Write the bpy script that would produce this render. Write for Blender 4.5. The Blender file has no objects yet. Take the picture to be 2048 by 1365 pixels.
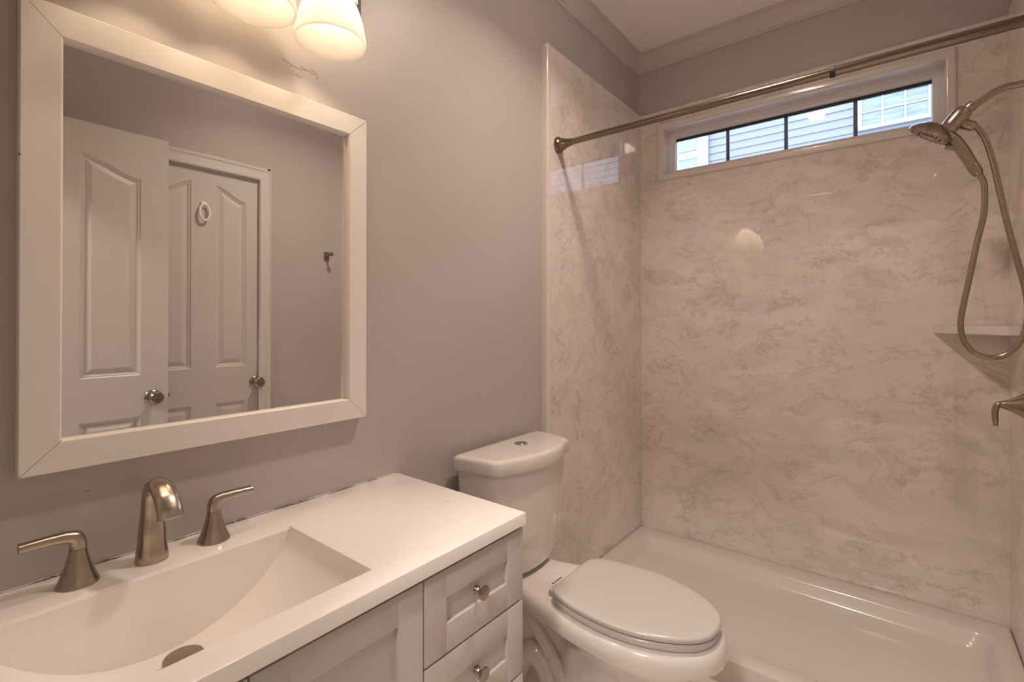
import bpy, bmesh, math, random
from mathutils import Vector, Matrix, noise
random.seed(7)
PI = math.pi
scn = bpy.context.scene
COL = scn.collection

# ------------------------------------------------------------------ camera, sky, exposure
cam_d = bpy.data.cameras.new('camera')
cam = bpy.data.objects.new('camera', cam_d)
COL.objects.link(cam)
cam_d.sensor_fit = 'HORIZONTAL'
cam_d.sensor_width = 36.0
cam_d.lens = 36.0 * 970.6 / 2048.0
cam_d.shift_x = 0.0
cam_d.shift_y = -(682.5 - 636.5) / 2048.0
cam_d.clip_start = 0.02
cam.location = (1.176, 0.0, 1.281)
cam.rotation_euler = (math.radians(90.28), 0.0, math.radians(38.54))
scn.camera = cam

world = bpy.data.worlds.new('sky')
scn.world = world
world.use_nodes = True
wn = world.node_tree
wn.nodes.clear()
w_out = wn.nodes.new('ShaderNodeOutputWorld')
w_bg = wn.nodes.new('ShaderNodeBackground')
w_bg.inputs['Color'].default_value = (0.62, 0.76, 1.0, 1)
w_bg.inputs['Strength'].default_value = 12.0
wn.links.new(w_bg.outputs[0], w_out.inputs[0])

scn.view_settings.view_transform = 'Standard'
scn.view_settings.look = 'None'
scn.view_settings.gamma = 1.0
scn.view_settings.use_curve_mapping = False
scn.view_settings.exposure = 0.18
scn.cycles.use_denoising = True
scn.cycles.max_bounces = 16
scn.cycles.diffuse_bounces = 10
scn.cycles.glossy_bounces = 6
scn.cycles.transparent_max_bounces = 16
scn.cycles.sample_clamp_indirect = 8.0

BULB_STRENGTH = 94.0
BULB_COLOR = (1.0, 0.74, 0.52)
FAN_STRENGTH = 9.8
FAN_SPREAD = 128.0
FAN_COLOR = (1.0, 0.80, 0.66)
HALL_FILL_STRENGTH = 195.0  # fill lamp added in the unseen hall
HALL_FILL_COLOR = (1.0, 0.87, 0.78)

# ------------------------------------------------------------------ materials
def new_mat(name):
    m = bpy.data.materials.new(name)
    m.use_nodes = True
    nt = m.node_tree
    b = nt.nodes['Principled BSDF']
    return m, nt, b

def N(nt, t, **kw):
    n = nt.nodes.new(t)
    for k, v in kw.items():
        if k in n.inputs:
            n.inputs[k].default_value = v
        else:
            setattr(n, k, v)
    return n

def coords(nt, scale=(1, 1, 1), rot=(0, 0, 0)):
    tc = N(nt, 'ShaderNodeTexCoord')
    mp = N(nt, 'ShaderNodeMapping')
    mp.inputs['Scale'].default_value = scale
    mp.inputs['Rotation'].default_value = rot
    nt.links.new(tc.outputs['Object'], mp.inputs['Vector'])
    return mp.outputs['Vector']

def ramp(nt, src, stops):
    r = N(nt, 'ShaderNodeValToRGB')
    el = r.color_ramp.elements
    while len(el) < len(stops):
        el.new(0.5)
    for e, (p, c) in zip(el, stops):
        e.position = p
        e.color = (c, c, c, 1) if isinstance(c, (int, float)) else (*c, 1)
    nt.links.new(src, r.inputs['Fac'])
    return r.outputs['Color']

def mix(nt, fac, a, b, mode='MIX'):
    m = N(nt, 'ShaderNodeMix', data_type='RGBA', blend_type=mode)
    for sock, v in ((m.inputs[0], fac), (m.inputs[6], a), (m.inputs[7], b)):
        if isinstance(v, (int, float)):
            sock.default_value = v
        elif isinstance(v, tuple):
            sock.default_value = (*v, 1)
        else:
            nt.links.new(v, sock)
    return m.outputs[2]

def mul(nt, a, b):
    m = N(nt, 'ShaderNodeMath', operation='MULTIPLY')
    for s, v in ((m.inputs[0], a), (m.inputs[1], b)):
        if isinstance(v, (int, float)):
            s.default_value = v
        else:
            nt.links.new(v, s)
    return m.outputs[0]

def bump(nt, b, src, strength, dist=0.002):
    bp = N(nt, 'ShaderNodeBump')
    bp.inputs['Strength'].default_value = strength
    bp.inputs['Distance'].default_value = dist
    nt.links.new(src, bp.inputs['Height'])
    nt.links.new(bp.outputs['Normal'], b.inputs['Normal'])

def paint(name, col, rough=0.5, mottle=0.04, bump_s=0.08, bscale=60.0, coat=0.0):
    m, nt, b = new_mat(name)
    v = coords(nt)
    n1 = N(nt, 'ShaderNodeTexNoise', Scale=3.0, Detail=4.0)
    nt.links.new(v, n1.inputs['Vector'])
    lo = tuple(c * (1 - mottle) for c in col)
    hi = tuple(min(1, c * (1 + mottle)) for c in col)
    c = mix(nt, n1.outputs['Fac'], lo, hi)
    nt.links.new(c, b.inputs['Base Color'])
    b.inputs['Roughness'].default_value = rough
    b.inputs['Coat Weight'].default_value = coat
    b.inputs['Coat Roughness'].default_value = 0.08
    if bump_s:
        n2 = N(nt, 'ShaderNodeTexNoise', Scale=bscale, Detail=3.0)
        nt.links.new(v, n2.inputs['Vector'])
        bump(nt, b, n2.outputs['Fac'], bump_s, 0.002)
    return m

def metal(name, col, rough=0.28, var=0.06):
    m, nt, b = new_mat(name)
    v = coords(nt, (1, 1, 1))
    n1 = N(nt, 'ShaderNodeTexNoise', Scale=90.0, Detail=2.0)
    nt.links.new(v, n1.inputs['Vector'])
    c = mix(nt, n1.outputs['Fac'], tuple(x * (1 - var) for x in col), tuple(min(1, x * (1 + var)) for x in col))
    nt.links.new(c, b.inputs['Base Color'])
    b.inputs['Metallic'].default_value = 1.0
    b.inputs['Roughness'].default_value = rough
    return m

def marble(name, sc, base=(0.74, 0.675, 0.635)):
    """cultured-marble panel: soft clouds, short brownish veins running diagonally"""
    m, nt, b = new_mat(name)
    v0 = coords(nt, tuple(1.35 * q for q in sc))
    warp = N(nt, 'ShaderNodeTexNoise', Scale=2.6, Detail=5.0, Roughness=0.6)
    nt.links.new(v0, warp.inputs['Vector'])
    add = N(nt, 'ShaderNodeVectorMath', operation='MULTIPLY_ADD')
    add.inputs[1].default_value = (0.22, 0.22, 0.22)
    nt.links.new(warp.outputs['Color'], add.inputs[0])
    nt.links.new(v0, add.inputs[2])
    mp = N(nt, 'ShaderNodeMapping')
    mp.inputs['Rotation'].default_value = (0.0, math.radians(30), 0.0)
    mp.inputs['Scale'].default_value = (0.55, 1.0, 1.15)
    nt.links.new(add.outputs[0], mp.inputs['Vector'])
    v = mp.outputs['Vector']
    cl = N(nt, 'ShaderNodeTexNoise', Scale=5.0, Detail=7.0, Roughness=0.62)
    nt.links.new(v, cl.inputs['Vector'])
    clouds = ramp(nt, cl.outputs['Fac'], [(0.30, tuple(x * 0.90 for x in base)), (0.52, base), (0.72, tuple(min(1, x * 1.07) for x in base))])
    # vein lines: narrow band around the mid level of a noise, broken up by a mask
    vn = N(nt, 'ShaderNodeTexNoise', Scale=4.2, Detail=9.0, Roughness=0.66, Distortion=0.5)
    nt.links.new(v, vn.inputs['Vector'])
    line = ramp(nt, vn.outputs['Fac'], [(0.462, 0.0), (0.4985, 0.85), (0.503, 1.0), (0.512, 0.0)])
    mk = N(nt, 'ShaderNodeTexNoise', Scale=5.5, Detail=4.0, Roughness=0.6)
    nt.links.new(v0, mk.inputs['Vector'])
    mask = ramp(nt, mk.outputs['Fac'], [(0.42, 0.0), (0.58, 1.0)])
    f1 = mul(nt, mul(nt, line, mask), 0.46)
    c1 = mix(nt, f1, clouds, (0.34, 0.27, 0.22))
    vn2 = N(nt, 'ShaderNodeTexNoise', Scale=8.5, Detail=8.0, Roughness=0.62, Distortion=0.9)
    mp2 = N(nt, 'ShaderNodeMapping')
    mp2.inputs['Location'].default_value = (3.7, 1.9, 5.3)
    nt.links.new(v, mp2.inputs['Vector'])
    nt.links.new(mp2.outputs['Vector'], vn2.inputs['Vector'])
    line2 = ramp(nt, vn2.outputs['Fac'], [(0.455, 0.0), (0.495, 0.75), (0.502, 1.0), (0.516, 0.0)])
    mk3 = N(nt, 'ShaderNodeTexNoise', Scale=7.5, Detail=4.0, Roughness=0.6)
    nt.links.new(mp2.outputs['Vector'], mk3.inputs['Vector'])
    mask3 = ramp(nt, mk3.outputs['Fac'], [(0.44, 0.0), (0.60, 1.0)])
    c1 = mix(nt, mul(nt, mul(nt, line2, mask3), 0.40), c1, (0.40, 0.325, 0.25))
    # smudges with one sharp side
    sm = N(nt, 'ShaderNodeTexNoise', Scale=3.4, Detail=6.0, Roughness=0.62, Distortion=0.7)
    nt.links.new(v, sm.inputs['Vector'])
    blot = ramp(nt, sm.outputs['Fac'], [(0.55, 0.0), (0.585, 0.75), (0.66, 0.1), (0.8, 0.0)])
    mk2 = N(nt, 'ShaderNodeTexNoise', Scale=3.1, Detail=3.0)
    nt.links.new(v0, mk2.inputs['Vector'])
    mask2 = ramp(nt, mk2.outputs['Fac'], [(0.44, 0.0), (0.60, 1.0)])
    f2 = mul(nt, mul(nt, blot, mask2), 0.38)
    c2 = mix(nt, f2, c1, (0.42, 0.345, 0.27))
    nt.links.new(c2, b.inputs['Base Color'])
    b.inputs['Roughness'].default_value = 0.32
    b.inputs['Specular IOR Level'].default_value = 0.0
    b.inputs['Coat Weight'].default_value = 1.0
    b.inputs['Coat IOR'].default_value = 1.75
    b.inputs['Coat Roughness'].default_value = 0.0
    return m

M = {}
M['wall'] = paint('greige_wall_paint', (0.46, 0.433, 0.415), 0.42, 0.03, 0.10, 40.0)
M['hall_wall'] = paint('taupe_hall_paint', (0.30, 0.28, 0.265), 0.6, 0.03, 0.05, 40.0)
M['ceiling'] = paint('ceiling_paint', (0.92, 0.89, 0.87), 0.7, 0.02, 0.06, 50.0)
M['trim'] = paint('semi_gloss_trim_paint', (0.60, 0.575, 0.555), 0.35, 0.02, 0.03, 50.0)
M['crown'] = paint('greige_crown_paint', (0.56, 0.53, 0.51), 0.35, 0.02, 0.03, 50.0)
M['frame'] = paint('white_frame_paint', (0.78, 0.75, 0.70), 0.38, 0.02, 0.03, 30.0)
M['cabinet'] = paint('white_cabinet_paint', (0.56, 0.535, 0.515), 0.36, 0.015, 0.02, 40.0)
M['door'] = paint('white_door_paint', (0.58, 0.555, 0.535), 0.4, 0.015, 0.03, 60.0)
M['top'] = paint('cultured_white_sink_top', (0.95, 0.91, 0.875), 0.22, 0.01, 0.0, coat=0.5)
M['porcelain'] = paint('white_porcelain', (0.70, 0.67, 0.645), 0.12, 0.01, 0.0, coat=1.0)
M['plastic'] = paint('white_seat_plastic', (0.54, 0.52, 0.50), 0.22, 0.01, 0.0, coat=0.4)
M['marble_side'] = marble('cultured_marble_side', (1.0, 1.0, 1.0))
M['marble'] = marble('cultured_marble', (1.0, 1.0, 1.0))
M['marble_trim'] = paint('cultured_marble_trim', (0.70, 0.64, 0.60), 0.25, 0.05, 0.0, coat=0.8)
M['nickel'] = metal('brushed_nickel', (0.43, 0.375, 0.315), 0.25)
M['nickel_shower'] = metal('satin_nickel_shower', (0.38, 0.32, 0.26), 0.25)
M['nickel_rod'] = metal('bronzed_nickel_rod', (0.24, 0.20, 0.155), 0.2)
M['nickel_dark'] = metal('satin_nickel_dark', (0.34, 0.29, 0.24), 0.22)
M['chrome'] = metal('polished_nickel', (0.55, 0.5, 0.46), 0.10)
M['dark'] = paint('dark_recess', (0.03, 0.026, 0.022), 0.6, 0.1, 0.0)
M['rubber'] = paint('dark_rubber_nozzle', (0.10, 0.08, 0.065), 0.5, 0.1, 0.0)
M['caulk'] = paint('white_caulk', (0.74, 0.70, 0.67), 0.5, 0.08, 0.2, 120.0)
M['vinyl'] = paint('white_window_vinyl', (0.80, 0.79, 0.80), 0.3, 0.01, 0.0)
M['grille'] = paint('dark_window_grille', (0.10, 0.10, 0.12), 0.4, 0.02, 0.0)
M['ink'] = paint('dark_print', (0.03, 0.03, 0.035), 0.5, 0.05, 0.0)
M['ivory'] = paint('white_plastic_hook', (0.86, 0.84, 0.80), 0.25, 0.01, 0.0)
M['ground'] = paint('pale_side_yard', (0.45, 0.45, 0.44), 0.9, 0.3, 0.0)
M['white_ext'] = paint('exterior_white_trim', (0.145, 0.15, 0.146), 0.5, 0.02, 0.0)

def mat_shower_pan():
    m, nt, b = new_mat('white_acrylic_pan')
    v = coords(nt, (1, 1, 1), (0, 0, math.radians(-35)))
    b.inputs['Base Color'].default_value = (0.59, 0.557, 0.533, 1)
    b.inputs['Roughness'].default_value = 0.2
    b.inputs['Coat Weight'].default_value = 0.7
    b.inputs['Coat Roughness'].default_value = 0.06
    w = N(nt, 'ShaderNodeTexWave', Scale=22.0, Distortion=2.5, Detail=2.0)
    w.inputs['Detail Scale'].default_value = 1.4
    nt.links.new(v, w.inputs['Vector'])
    n = N(nt, 'ShaderNodeTexNoise', Scale=2.5)
    nt.links.new(v, n.inputs['Vector'])
    bump(nt, b, mul(nt, w.outputs['Fac'], ramp(nt, n.outputs['Fac'], [(0.45, 0.0), (0.65, 1.0)])), 0.12, 0.0015)
    return m
M['pan'] = mat_shower_pan()

def mat_floor():
    m, nt, b = new_mat('beige_floor_tile')
    v = coords(nt)
    br = N(nt, 'ShaderNodeTexBrick', Scale=1.0)
    br.offset = 0.5
    br.inputs['Color1'].default_value = (0.74, 0.69, 0.64, 1)
    br.inputs['Color2'].default_value = (0.70, 0.65, 0.60, 1)
    br.inputs['Mortar'].default_value = (0.20, 0.165, 0.14, 1)
    br.inputs['Mortar Size'].default_value = 0.004
    br.inputs['Brick Width'].default_value = 0.61
    br.inputs['Row Height'].default_value = 0.305
    nt.links.new(v, br.inputs['Vector'])
    n = N(nt, 'ShaderNodeTexNoise', Scale=7.0, Detail=6.0)
    nt.links.new(v, n.inputs['Vector'])
    c = mix(nt, 0.15, br.outputs['Color'], ramp(nt, n.outputs['Fac'], [(0.3, 0.25), (0.7, 0.6)]), 'OVERLAY')
    nt.links.new(c, b.inputs['Base Color'])
    b.inputs['Roughness'].default_value = 0.35
    return m
M['floor'] = mat_floor()

def mat_mirror():
    m, nt, b = new_mat('silvered_mirror')
    b.inputs['Base Color'].default_value = (0.86, 0.85, 0.83, 1)
    b.inputs['Metallic'].default_value = 1.0
    b.inputs['Roughness'].default_value = 0.0
    return m
M['mirror'] = mat_mirror()

def mat_window_glass():
    m, nt, b = new_mat('window_glass')
    nt.nodes.remove(b)
    out = nt.nodes['Material Output']
    tr = N(nt, 'ShaderNodeBsdfTransparent')
    tr.inputs['Color'].default_value = (0.97, 0.985, 0.99, 1)
    gl = N(nt, 'ShaderNodeBsdfGlossy', Roughness=0.0)
    fr = N(nt, 'ShaderNodeFresnel', IOR=1.5)
    mx = N(nt, 'ShaderNodeMixShader')
    nt.links.new(fr.outputs[0], mx.inputs[0])
    nt.links.new(tr.outputs[0], mx.inputs[1])
    nt.links.new(gl.outputs[0], mx.inputs[2])
    nt.links.new(mx.outputs[0], out.inputs['Surface'])
    return m
M['glass'] = mat_window_glass()

def mat_shade():
    m, nt, b = new_mat('frosted_lamp_glass')
    nt.nodes.remove(b)
    out = nt.nodes['Material Output']
    tl = N(nt, 'ShaderNodeBsdfTranslucent')
    tl.inputs['Color'].default_value = (0.95, 0.93, 0.89, 1)
    df = N(nt, 'ShaderNodeBsdfDiffuse')
    df.inputs['Color'].default_value = (0.55, 0.53, 0.50, 1)
    gl = N(nt, 'ShaderNodeBsdfGlossy', Roughness=0.12)
    m1 = N(nt, 'ShaderNodeMixShader')
    m1.inputs[0].default_value = 0.22
    nt.links.new(tl.outputs[0], m1.inputs[1])
    nt.links.new(df.outputs[0], m1.inputs[2])
    m2 = N(nt, 'ShaderNodeMixShader')
    m2.inputs[0].default_value = 0.05
    nt.links.new(m1.outputs[0], m2.inputs[1])
    nt.links.new(gl.outputs[0], m2.inputs[2])
    nt.links.new(m2.outputs[0], out.inputs['Surface'])
    return m
M['shade'] = mat_shade()

def emit(name, col, s):
    m, nt, b = new_mat(name)
    nt.nodes.remove(b)
    e = N(nt, 'ShaderNodeEmission')
    e.inputs['Color'].default_value = (*col, 1)
    e.inputs['Strength'].default_value = s
    nt.links.new(e.outputs[0], nt.nodes['Material Output'].inputs['Surface'])
    return m
M['bulb'] = emit('lit_bulb', BULB_COLOR, BULB_STRENGTH)
M['fan_lens'] = emit('lit_fan_lens', FAN_COLOR, 44.0)
M['hall_fill_lens'] = emit('lit_hall_fill_lens', HALL_FILL_COLOR, HALL_FILL_STRENGTH)

def mat_siding():
    m, nt, b = new_mat('pale_lap_siding')
    v = coords(nt, (0.6, 1, 14))
    n = N(nt, 'ShaderNodeTexNoise', Scale=4.0, Detail=4.0)
    nt.links.new(v, n.inputs['Vector'])
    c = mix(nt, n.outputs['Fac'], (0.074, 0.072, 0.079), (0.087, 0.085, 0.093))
    nt.links.new(c, b.inputs['Base Color'])
    b.inputs['Roughness'].default_value = 0.6
    return m
M['siding'] = mat_siding()

def mat_ext_glass(name, c0, c1, scale, rough=0.15):
    m, nt, b = new_mat(name)
    v = coords(nt, scale)
    n = N(nt, 'ShaderNodeTexNoise', Scale=3.0, Detail=5.0, Distortion=0.6)
    nt.links.new(v, n.inputs['Vector'])
    c = mix(nt, ramp(nt, n.outputs['Fac'], [(0.35, 0.0), (0.65, 1.0)]), c0, c1)
    nt.links.new(c, b.inputs['Base Color'])
    b.inputs['Roughness'].default_value = rough
    return m
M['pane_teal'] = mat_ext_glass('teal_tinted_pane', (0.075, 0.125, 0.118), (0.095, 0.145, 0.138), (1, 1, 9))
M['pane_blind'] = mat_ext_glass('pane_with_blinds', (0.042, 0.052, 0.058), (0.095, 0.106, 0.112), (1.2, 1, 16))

# ------------------------------------------------------------------ mesh helpers
def obj(name, bm, mat, parent=None, smooth=True, angle=35, loc=None):
    bmesh.ops.recalc_face_normals(bm, faces=bm.faces[:])
    me = bpy.data.meshes.new(name)
    bm.to_mesh(me)
    bm.free()
    me.materials.append(M[mat] if isinstance(mat, str) else mat)
    if smooth:
        me.shade_smooth()
        me.set_sharp_from_angle(angle=math.radians(angle))
    o = bpy.data.objects.new(name, me)
    COL.objects.link(o)
    if parent is not None:
        o.parent = parent
        o.matrix_parent_inverse = Matrix.Translation(parent.location).inverted()
    return o

def thing(name, label, cat, loc, group=None):
    o = bpy.data.objects.new(name, None)
    COL.objects.link(o)
    o.location = loc
    o.empty_display_size = 0.05
    o['label'] = label
    o['category'] = cat
    if group:
        o['group'] = group
    return o

def tag(o, label, cat, group=None):
    o['label'] = label
    o['category'] = cat
    if group:
        o['group'] = group
    return o

def structure(o):
    o['kind'] = 'structure'
    return o

def merge(bm, other):
    me = bpy.data.meshes.new('tmp')
    other.to_mesh(me)
    other.free()
    bm.from_mesh(me)
    bpy.data.meshes.remove(me)

def box(bm, a, b, bev=0.0, seg=2):
    t = bmesh.new()
    r = bmesh.ops.create_cube(t, size=1.0)
    for v in t.verts:
        v.co = Vector([(a[i] + b[i]) / 2 + v.co[i] * (b[i] - a[i]) for i in range(3)])
    if bev:
        bmesh.ops.bevel(t, geom=t.edges[:], offset=bev, segments=seg, profile=0.5, affect='EDGES')
    merge(bm, t)

def loft(bm, rings, cap0=True, cap1=True, closed=True):
    vr = [[bm.verts.new(p) for p in r] for r in rings]
    n = len(rings[0])
    for i in range(len(vr) - 1):
        for j in range(n if closed else n - 1):
            k = (j + 1) % n
            bm.faces.new((vr[i][j], vr[i][k], vr[i + 1][k], vr[i + 1][j]))
    if cap0:
        bm.faces.new(vr[0][::-1])
    if cap1:
        bm.faces.new(vr[-1])
    return vr

def frame_of(d):
    d = Vector(d).normalized()
    up = Vector((0, 0, 1)) if abs(d.z) < 0.95 else Vector((1, 0, 0))
    s = d.cross(up).normalized()
    return s, s.cross(d).normalized()

def lathe(bm, origin, axis, prof, n=32, cap0=True, cap1=True):
    """prof: (radius, height along axis)"""
    ax = Vector(axis).normalized()
    s, u = frame_of(ax)
    o = Vector(origin)
    rings = [[o + ax * h + (s * math.cos(2 * PI * k / n) + u * math.sin(2 * PI * k / n)) * max(r, 1e-4) for k in range(n)] for r, h in prof]
    loft(bm, rings, cap0, cap1)

def catmull(pts, per=8):
    P = [Vector(p) for p in pts]
    out = []
    for i in range(len(P) - 1):
        p0 = P[i - 1] if i else P[0] * 2 - P[1]
        p1, p2 = P[i], P[i + 1]
        p3 = P[i + 2] if i + 2 < len(P) else P[-1] * 2 - P[-2]
        for k in range(per):
            t = k / per
            out.append(0.5 * ((2 * p1) + (p2 - p0) * t + (2 * p0 - 5 * p1 + 4 * p2 - p3) * t * t + (3 * p1 - p0 - 3 * p2 + p3) * t ** 3))
    out.append(P[-1])
    return out

def tube(bm, pts, rad, n=16, per=8, side=None, flat=1.0, ridge=0.0, power=2.0):
    """swept tube; rad number or list per control point; side = fixed sideways axis; flat = thickness / width"""
    C = catmull(pts, per)
    m = len(C)
    if isinstance(rad, (int, float)):
        R = [(rad, rad * flat)] * m
    else:
        rr = [(r, r * flat) if isinstance(r, (int, float)) else r for r in rad]
        R = []
        for i in range(m):
            t = i / per
            k = min(int(t), len(rr) - 2)
            f = t - k
            f = f * f * (3 - 2 * f)
            R.append((rr[k][0] * (1 - f) + rr[k + 1][0] * f, rr[k][1] * (1 - f) + rr[k + 1][1] * f))
    rings = []
    s_prev = None
    for i, c in enumerate(C):
        d = (C[min(i + 1, m - 1)] - C[max(i - 1, 0)]).normalized()
        if side is not None:
            s = Vector(side)
            s = (s - d * s.dot(d)).normalized()
        elif s_prev is None:
            s = frame_of(d)[0]
        else:
            s = (s_prev - d * s_prev.dot(d)).normalized()
        s_prev = s
        u = s.cross(d)
        a, b = R[i]
        k_ = 1.0 + (ridge if i % 2 else 0.0)
        ring = []
        for k in range(n):
            th = 2 * PI * k / n
            cx, sx = math.cos(th), math.sin(th)
            e = 2.0 / power
            ring.append(c + s * (math.copysign(abs(cx) ** e, cx) * a * k_) + u * (math.copysign(abs(sx) ** e, sx) * b * k_))
        rings.append(ring)
    loft(bm, rings)

def sweep_frame(bm, path, normal, prof, closed=True):
    """sweep profile (a: left of travel in the plane, b: along normal) with mitred corners"""
    n = Vector(normal)
    P = [Vector(p) for p in path]
    k = len(P)
    rings = []
    for i in range(k):
        d0 = (P[i] - P[i - 1]).normalized() if (closed or i > 0) else None
        d1 = (P[(i + 1) % k] - P[i]).normalized() if (closed or i < k - 1) else None
        if d0 is None: d0 = d1
        if d1 is None: d1 = d0
        l0, l1 = n.cross(d0), n.cross(d1)
        m = (l0 + l1)
        m = m / (m.dot(l0))
        rings.append([P[i] + m * a + n * b for a, b in prof])
    if closed:
        rings.append(rings[0])
        vr = [[bm.verts.new(p) for p in r] for r in rings[:-1]]
        vr.append(vr[0])
        q = len(prof)
        for i in range(len(vr) - 1):
            for j in range(q):
                w = (j + 1) % q
                bm.faces.new((vr[i][j], vr[i][w], vr[i + 1][w], vr[i + 1][j]))
    else:
        loft(bm, rings)

def rrect(x0, x1, y0, y1, r, z, seg=6):
    out = []
    for cx, cy, a in ((x1 - r, y1 - r, 0), (x0 + r, y1 - r, 90), (x0 + r, y0 + r, 180), (x1 - r, y0 + r, 270)):
        for k in range(seg + 1):
            t = math.radians(a + 90 * k / seg)
            out.append((cx + r * math.cos(t), cy + r * math.sin(t), z))
    return out

# ------------------------------------------------------------------ room shell
ZF, ZC = 0.03, 2.79
W, D = 1.533, 2.627
bm = bmesh.new(); box(bm, (-0.12, -2.3, -0.05), (2.3, D + 0.16, ZF))
structure(obj('floor', bm, 'floor', smooth=False))
bm = bmesh.new(); box(bm, (-0.12, -2.3, ZC), (2.3, D + 0.16, ZC + 0.1))
structure(obj('ceiling', bm, 'ceiling', smooth=False))
bm = bmesh.new(); box(bm, (-0.12, -0.12, ZF), (0.0, D, ZC))
wall_left = structure(obj('wall_left', bm, 'wall', smooth=False))
# hairline crack and flaked paint under the lamp
bm = bmesh.new()
for pts in ([(0.576, 1.921), (0.588, 1.918), (0.60, 1.914), (0.615, 1.914), (0.627, 1.911)], [(0.648, 1.926), (0.657, 1.922), (0.664, 1.921)]):
    tube(bm, [(0.0, y, z) for y, z in pts], 0.0006, 6, 3)
obj('paint_crack', bm, 'rubber', wall_left)
bm = bmesh.new()
for y, z, ry, rz in ((0.634, 1.921, 0.014, 0.006), (0.667, 1.913, 0.004, 0.009), (0.618, 1.897, 0.010, 0.004), (0.655, 1.917, 0.006, 0.004)):
    rings = []
    for k, (s, h) in enumerate(((1.0, 0.0), (0.8, 0.0012), (0.4, 0.0018))):
        rings.append([(h, y + ry * s * math.cos(2 * PI * j / 12) * (1 + 0.2 * math.sin(3 * j + y * 90)), z + rz * s * math.sin(2 * PI * j / 12)) for j in range(12)])
    loft(bm, rings)
obj('flaked_paint', bm, 'wall', wall_left)
# small scuff on the wall left of the faucet spout
bm = bmesh.new()
lathe(bm, (0.0, 0.215, 0.965), (1, 0, 0), [(0.0016, -0.001), (0.0013, 0.0008)], 8)
obj('nail_hole', bm, 'rubber', wall_left)

WX0, WX1, WZ0, WZ1 = 0.158, 1.330, 2.080, 2.340     # window opening
bm = bmesh.new()
box(bm, (-0.12, D, ZF), (W + 0.13, D + 0.16, WZ0))
box(bm, (-0.12, D, WZ1), (W + 0.13, D + 0.16, ZC))
box(bm, (-0.12, D, WZ0), (WX0, D + 0.16, WZ1))
box(bm, (WX1, D, WZ0), (W + 0.13, D + 0.16, WZ1))
structure(obj('wall_back', bm, 'wall', smooth=False))

DY0, DY1, DZ = 0.612, 1.248, 2.104                   # closet door opening in the right wall
bm = bmesh.new()
box(bm, (W, -0.12, ZF), (W + 0.07, DY0, ZC))
box(bm, (W, DY1, ZF), (W + 0.07, D, ZC))
box(bm, (W, DY0, DZ), (W + 0.07, DY1, ZC))
box(bm, (W + 0.07, -0.12, ZF), (W + 0.13, D, ZC))
structure(obj('wall_right', bm, 'wall', smooth=False))
OX0, OX1 = 0.665, 1.440                              # doorway the camera stands in
bm = bmesh.new()
box(bm, (0.0, -0.12, ZF), (OX0, 0.0, ZC))
box(bm, (OX1, -0.12, ZF), (W, 0.0, ZC))
box(bm, (OX0, -0.12, 2.11), (OX1, 0.0, ZC))
structure(obj('wall_front', bm, 'wall', smooth=False))
bm = bmesh.new()
box(bm, (-0.12, -2.3, ZF), (2.3, -2.2, ZC))
box(bm, (-0.12, -2.2, ZF), (-0.02, -0.12, ZC))
box(bm, (2.2, -2.2, ZF), (2.3, -0.12, ZC))
box(bm, (W + 0.13, -0.12, ZF), (2.3, -0.06, ZC))
structure(obj('wall_hall', bm, 'hall_wall', smooth=False))

# crown moulding
crown = [(0, -0.100), (0.006, -0.100), (0.009, -0.097), (0.009, -0.090), (0.014, -0.088), (0.015, -0.080), (0.017, -0.066), (0.022, -0.046),
         (0.031, -0.027), (0.036, -0.022), (0.040, -0.020), (0.040, -0.012), (0.046, -0.009), (0.046, 0.0), (0, 0)]
bm = bmesh.new()
sweep_frame(bm, [(0, 0, ZC), (W, 0, ZC), (W, D, ZC), (0, D, ZC)], (0, 0, 1), crown)
structure(obj('trim_1', bm, 'crown', angle=22))
# baseboards where the wall is bare
bb = [(0, 0), (0.013, 0), (0.013, 0.075), (0.009, 0.085), (0.009, 0.092), (0.0, 0.098)]
bm = bmesh.new(); sweep_frame(bm, [(0.0, 1.675, ZF), (0.0, 0.925, ZF)], (0, 0, 1), bb, False)
structure(obj('baseboard_left', bm, 'trim'))
bm = bmesh.new(); sweep_frame(bm, [(W, 1.315, ZF), (W, 1.675, ZF)], (0, 0, 1), bb, False)
structure(obj('baseboard_right', bm, 'trim'))

# ------------------------------------------------------------------ doors
casing = [(0, 0), (0, 0.009), (0.006, 0.013), (0.012, 0.010), (0.030, 0.012), (0.036, 0.016), (0.048, 0.018), (0.058, 0.018), (0.063, 0.012), (0.063, 0)]
bm = bmesh.new()
sweep_frame(bm, [(W, DY0, ZF), (W, DY0, DZ - 0.012), (W, DY1, DZ - 0.012), (W, DY1, ZF)], (-1, 0, 0), casing, False)
structure(obj('trim_2', bm, 'trim', angle=20))
bm = bmesh.new()   # jamb lining
box(bm, (W - 0.001, DY0, ZF), (W + 0.07, DY0 + 0.016, DZ), 0.001)
box(bm, (W - 0.001, DY1 - 0.016, ZF), (W + 0.07, DY1, DZ), 0.001)
box(bm, (W - 0.001, DY0, DZ - 0.013), (W + 0.07, DY1, DZ), 0.001)
structure(obj('trim_3', bm, 'trim'))

def offset_loop(pts, d):
    n = len(pts)
    out = []
    for i in range(n):
        p0, p1, p2 = Vector(pts[i - 1]), Vector(pts[i]), Vector(pts[(i + 1) % n])
        e0, e1 = (p1 - p0).normalized(), (p2 - p1).normalized()
        n0, n1 = Vector((-e0.y, e0.x)), Vector((-e1.y, e1.x))
        m = n0 + n1
        m = m / max(m.dot(n0), 0.25)
        out.append(tuple(p1 + m * d))
    return out

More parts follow.
